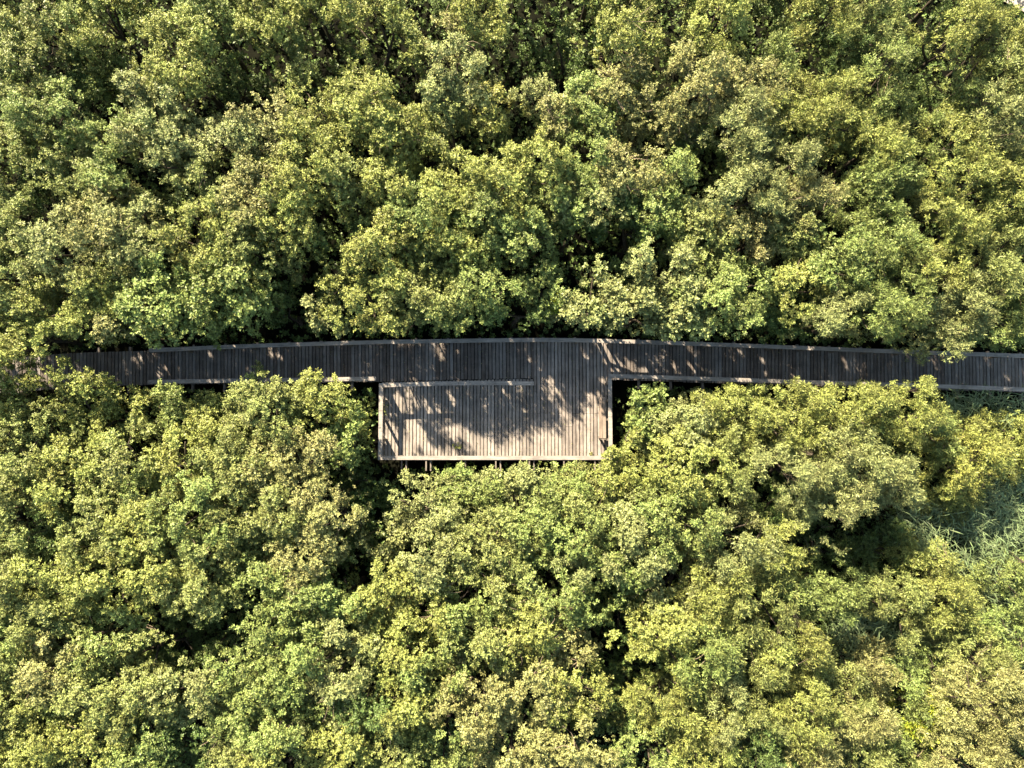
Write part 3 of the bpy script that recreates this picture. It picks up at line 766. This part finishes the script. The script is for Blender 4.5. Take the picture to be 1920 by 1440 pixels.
B|1700|1150|56|3.5|o|narrow|olive bush left of the yellow one between the reeds
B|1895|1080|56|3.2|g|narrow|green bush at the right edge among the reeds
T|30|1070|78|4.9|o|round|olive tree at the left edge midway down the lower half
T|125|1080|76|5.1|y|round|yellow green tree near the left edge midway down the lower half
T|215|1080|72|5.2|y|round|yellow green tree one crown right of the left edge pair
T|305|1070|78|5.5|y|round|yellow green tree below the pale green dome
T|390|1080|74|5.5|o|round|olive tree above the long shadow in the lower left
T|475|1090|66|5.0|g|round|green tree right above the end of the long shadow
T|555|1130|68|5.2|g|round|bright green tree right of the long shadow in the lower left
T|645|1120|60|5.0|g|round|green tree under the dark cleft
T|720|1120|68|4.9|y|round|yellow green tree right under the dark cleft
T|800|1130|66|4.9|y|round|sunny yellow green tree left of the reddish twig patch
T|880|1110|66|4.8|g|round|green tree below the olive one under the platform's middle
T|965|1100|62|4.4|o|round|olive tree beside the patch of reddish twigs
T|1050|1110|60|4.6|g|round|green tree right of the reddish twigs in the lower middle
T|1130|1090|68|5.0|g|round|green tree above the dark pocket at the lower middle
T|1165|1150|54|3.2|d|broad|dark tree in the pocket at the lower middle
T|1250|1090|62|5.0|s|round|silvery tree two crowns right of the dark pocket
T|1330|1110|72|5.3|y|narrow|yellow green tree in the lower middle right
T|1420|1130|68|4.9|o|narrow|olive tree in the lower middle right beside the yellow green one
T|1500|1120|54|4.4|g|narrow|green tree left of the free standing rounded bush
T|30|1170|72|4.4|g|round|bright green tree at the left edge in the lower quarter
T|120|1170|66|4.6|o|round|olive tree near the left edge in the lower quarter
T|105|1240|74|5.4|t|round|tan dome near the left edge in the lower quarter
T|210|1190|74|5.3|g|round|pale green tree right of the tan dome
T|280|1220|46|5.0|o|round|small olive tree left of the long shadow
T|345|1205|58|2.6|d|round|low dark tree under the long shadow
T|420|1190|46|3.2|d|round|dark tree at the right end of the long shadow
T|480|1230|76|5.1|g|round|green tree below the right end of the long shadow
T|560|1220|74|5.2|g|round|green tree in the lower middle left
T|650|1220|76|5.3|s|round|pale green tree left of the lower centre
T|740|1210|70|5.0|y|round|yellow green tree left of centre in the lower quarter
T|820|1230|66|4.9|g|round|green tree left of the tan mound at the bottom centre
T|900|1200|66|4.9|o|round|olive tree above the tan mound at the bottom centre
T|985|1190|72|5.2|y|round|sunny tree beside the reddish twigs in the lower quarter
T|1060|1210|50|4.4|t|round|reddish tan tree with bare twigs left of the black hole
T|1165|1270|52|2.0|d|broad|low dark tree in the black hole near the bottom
T|1230|1200|82|5.6|y|round|broad pale yellow green dome over the black hole near the bottom
T|1320|1220|70|5.2|g|narrow|green tree right of the pale yellow green dome
T|1400|1220|66|4.7|o|narrow|olive tree with bare twigs two crowns right of the pale dome
T|1480|1230|62|4.6|y|narrow|yellow green tree left of the lower reeds
B|1560|1290|64|3.7|o|narrow|olive bush below the lower reeds
B|1650|1270|56|3.6|t|narrow|tan bush below the lower reeds
B|1740|1290|62|3.9|g|narrow|green bush above the bright yellow bush
B|1830|1240|66|3.8|o|narrow|olive bush near the right edge above the tan thicket
B|1900|1190|52|3.2|g|narrow|green bush at the right edge below the upper reeds
T|30|1290|78|4.9|o|round|olive tree at the left edge near the bottom
T|60|1390|88|5.2|y|round|yellow tinged tree in the bottom left corner
T|110|1330|44|4.1|g|round|vivid green small tree near the bottom left corner
T|185|1290|76|5.5|o|round|olive dome between the tan dome and the bottom edge
T|175|1390|84|5.4|y|round|yellow green tree at the bottom edge, second from the left corner
T|270|1300|74|5.6|o|round|big olive crown under the long shadow
T|275|1400|70|5.0|g|round|green tree at the bottom edge under the big olive crown
T|355|1300|72|5.3|s|round|grey green tree at the right of the big olive crown
T|360|1400|62|4.4|d|round|dark tree at the bottom edge in the lower left
T|440|1320|72|5.2|g|round|green tree near the bottom in the lower left
T|450|1410|70|4.9|o|round|olive tree at the bottom edge right of the dark one
T|530|1320|74|5.4|g|round|bright green tree near the bottom left of centre
T|540|1410|72|5.0|y|round|yellow green tree at the bottom edge left of centre
T|620|1320|70|5.3|s|round|silvery green tree near the bottom left of centre
T|640|1410|70|5.2|y|round|yellow green tree at the bottom edge under the silvery green one
T|705|1310|58|4.6|d|round|dark green tree near the bottom left of the tan mound
T|770|1320|72|5.1|y|round|yellow green tree beside the tan mound
T|740|1410|72|4.9|o|round|olive tree at the bottom edge left of the tan mound
T|830|1390|62|5.0|g|round|green tree at the bottom edge under the tan mound
T|905|1310|84|5.9|t|round|tan mound of fine foliage at the bottom centre
T|985|1270|64|5.5|t|round|small tan crown on the upper right of the tan mound
T|960|1390|84|5.9|t|round|broad tan crown at the bottom edge right of centre
T|1065|1380|86|6.0|t|round|large tan crown at the bottom edge, right of the broad tan one
T|1075|1300|60|5.4|y|round|yellow tan crown just left of the black hole
T|1170|1350|56|3.4|d|round|dark tree below the black hole at the bottom
T|1240|1310|74|5.3|y|narrow|yellow green tree below the broad pale dome
T|1220|1410|70|5.4|g|round|green tree at the bottom edge below the black hole
T|1330|1320|74|5.3|s|narrow|silvery tree near the bottom right of centre
T|1320|1410|70|5.4|y|narrow|pale yellow tree at the bottom edge right of centre
T|1410|1320|66|4.8|o|narrow|olive tree near the bottom two crowns right of the silvery one
T|1420|1410|68|4.8|d|narrow|dark green tree at the bottom edge right of the pale yellow one
T|1500|1330|66|4.9|y|narrow|yellow green tree near the bottom left of the pale tan thicket
T|1520|1410|66|4.9|t|narrow|tan tree at the bottom edge in the lower right
B|1600|1350|58|4.0|t|narrow|tan bush left of the bright yellow bush
B|1620|1415|62|3.9|o|narrow|olive bush at the bottom edge left of the bright yellow bush
B|1745|1352|50|4.2|b|narrow|bright yellow bush in the lower right corner area
B|1700|1410|56|3.8|g|narrow|green bush at the bottom edge under the bright yellow bush
T|1830|1330|86|5.4|t|narrow|pale tan dome right of the bright yellow bush
T|1800|1420|74|5.0|t|narrow|pale tan tree at the bottom edge near the right corner
T|1905|1390|78|5.4|t|narrow|pale tan tree in the bottom right corner
T|1915|1290|66|4.6|t|narrow|tan tree at the right edge above the bottom right corner
"""

ORD = 'first second third fourth fifth sixth seventh eighth ninth tenth eleventh twelfth thirteenth fourteenth fifteenth'.split()
TREES = TREES.strip()
for i in range(14):
    TREES += f"\nT|{-20+i*141}|-62|82|{[5.3,5.6,5.0,5.6,5.2][i%5]}|{'oygoytg'[i%7]}|round|tree barely showing along the top edge, {ORD[i]} from the left corner"
for i in range(10):
    TREES += f"\nT|{-78}|{70+i*150}|74|{[5.0,5.4,5.1][i%3]}|{'ygo'[i%3]}|round|tree barely showing along the left edge, {ORD[i]} from the top corner"
TWIG_WORDS = ('twig', 'branch')
for i, ln in enumerate(TREES.strip().split('\n')):
    k_, px, py, r0, h, tone, kind, label = ln.split('|')
    px, py, r0, h = float(px), float(py), float(r0), float(h)
    rs = np.random.default_rng(900+i)
    tw = 16 if any(t_ in label for t_ in TWIG_WORDS) else (5 if tone == 't' else int(rs.integers(0, 3)))
    lean = ((px-960)/960*.5, -(py-813)/720*.4) if kind == 'narrow' else (0, 0)
    make_tree('tree' if k_ == 'T' else 'bush', px, py, r0*1.04, h, tone, kind, label, 'tree' if k_ == 'T' else 'bush', 900+i,
              asp=rs.uniform(.85, 1.18), group='trees crowding both sides of the boardwalk' if k_ == 'T' else 'bushes along the boardwalk and reeds', twigs=tw, lean=lean)

# ---------------------------------------------------------------- undergrowth, reeds, weeds
n = 32000
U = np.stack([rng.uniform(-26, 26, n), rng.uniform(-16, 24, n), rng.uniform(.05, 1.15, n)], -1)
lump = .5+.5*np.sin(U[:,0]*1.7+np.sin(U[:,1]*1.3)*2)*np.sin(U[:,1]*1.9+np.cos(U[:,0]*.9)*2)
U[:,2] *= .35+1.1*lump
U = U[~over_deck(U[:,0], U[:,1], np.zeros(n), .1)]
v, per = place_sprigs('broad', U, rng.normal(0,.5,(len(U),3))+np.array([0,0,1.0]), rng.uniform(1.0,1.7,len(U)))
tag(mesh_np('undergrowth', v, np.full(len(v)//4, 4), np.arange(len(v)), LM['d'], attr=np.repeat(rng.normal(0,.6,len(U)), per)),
    'dark leafy undergrowth on the ground between the trees', kind='stuff')
def blades(cl, h0, h1):
    """reed stems with long arching leaves; cl: (px,py,r px,count)"""
    V = []; Fn = 0
    for px, py, r0, cnt in cl:
        c = P(px, py, 1.5); rm = r0/FPX*(CZ-1.5)
        for _ in range(int(cnt*.5)):
            a = rng.uniform(0,6.28); q_ = math.sqrt(rng.uniform(0,1))*rm; bx_, by_ = c.x+q_*math.cos(a), c.y+q_*math.sin(a)
            H = rng.uniform(h0, h1); lx, ly = rng.normal(.12,.15), rng.normal(.05,.15)
            for j in range(7):
                t0 = rng.uniform(.5,1.0); az = rng.uniform(0,6.28); L = rng.uniform(.35,.75); w_ = rng.uniform(.028,.05)
                s = np.array([bx_+lx*t0, by_+ly*t0, H*t0]); d = np.array([math.cos(az), math.sin(az), 0]); sd = np.array([-d[1], d[0], 0])
                up = rng.uniform(.3,.9); prev = None
                for k in range(5):
                    t = k/4; c_ = s+d*L*t+np.array([0,0,L*(up*t-1.0*t*t*up-.15*t*t)]); ww = w_*(1-t)**.6*(.5+.5*min(1,t*4))
                    cur = (c_-sd*ww/2, c_+sd*ww/2)
                    if prev is not None: V.append([prev[0], prev[1], cur[1], cur[0]])
                    prev = cur
    return np.array(V).reshape(-1, 3)
RD = [(1850,960,70,230),(1900,930,60,150),(1800,1010,55,150),(1900,1010,50,120),(1740,960,46,80),(1620,1200,50,150),(1690,1215,55,150),(1765,1205,50,110),(1850,1150,56,140),
      (1910,1150,40,80),(1890,1235,46,90),(1850,765,40,60),(1790,765,30,45),(1900,780,40,60),(1730,985,50,70),(1630,1360,24,24),(1590,1180,36,70),(1840,1065,50,110),(1470,1385,22,14),(1700,1010,40,60)]
v = blades(RD, 1.5, 2.5); nb_ = len(v)//4
tag(mesh_np('reeds', v, np.full(nb_,4), np.arange(len(v)), reed_m, attr=np.repeat(rng.normal(0,.7,nb_//4), 16)),
    'blue green reeds with long arching blades in the marshy gap on the right', kind='stuff')
def weed(px, py, n, tone, kind, label, hgt=.35, spread=.09, z0=DZ):
    c = P(px, py, z0); root = tag(empty('weed', c), label, 'weed')
    pos = np.stack([rng.normal(0,spread,n), rng.normal(0,spread,n), rng.uniform(.05,hgt,n)], -1)
    v, per = place_sprigs(kind, pos, rng.normal(0,.5,(n,3))+np.array([0,0,1.]), rng.uniform(.5,.9,n))
    mesh_np('leaf', v, np.full(len(v)//4,4), np.arange(len(v)), LM[tone], root, attr=np.repeat(rng.normal(0,.4,n), per))
    mb = MB()
    for p_ in pos[::2]: mb.tube([(c.x, c.y, z0-.02), (c.x+p_[0]*.4, c.y+p_[1]*.4, z0+p_[2]*.6), (c.x+p_[0], c.y+p_[1], z0+p_[2])], [.006,.005,.003], 4)
    mb.build('stem', twig_m, root)
weed(857, 838, 9, 'y', 'round', 'small green weed growing through the boards near the south railing', .3, .06)
weed(1107, 850, 7, 't', 'round', 'brown dry weed in the boards near the southeast corner of the platform', .2, .05)
weed(722, 768, 12, 'o', 'narrow', 'leggy weed leaning through the west railing onto the platform', .5, .10)
# dry fallen leaves on the boards
def litter():
    n = 1100; V = []
    for _ in range(n):
        if rng.random() < .6: px, py = rng.uniform(20,1915), rng.uniform(640,735)
        else: px, py = rng.uniform(720,1140), rng.uniform(725,855)
        p = P(px, py, DZ+.012)
        yn, ys = N_deck(p.x), S_deck(p.x)
        if not ((ys+.05 < p.y < yn-.05) or (XW+.05 < p.x < XE-.05 and YS+.05 < p.y < yn)): continue
        a = rng.uniform(0,6.28); L = rng.uniform(.025,.06); w_ = L*.45
        d = np.array([math.cos(a), math.sin(a), rng.uniform(-.1,.25)]); s = np.array([-d[1], d[0], rng.uniform(-.2,.2)])
        c = np.array(p)
        V.append([c-d*L/2, c+s*w_/2, c+d*L/2, c-s*w_/2])
    return np.array(V).reshape(-1,3)
v = litter()
tag(mesh_np('fallen_leaves', v, np.full(len(v)//4,4), np.arange(len(v)), LM['t'], attr=np.zeros(len(v))), 'dry fallen leaves scattered over the boards', kind='stuff')
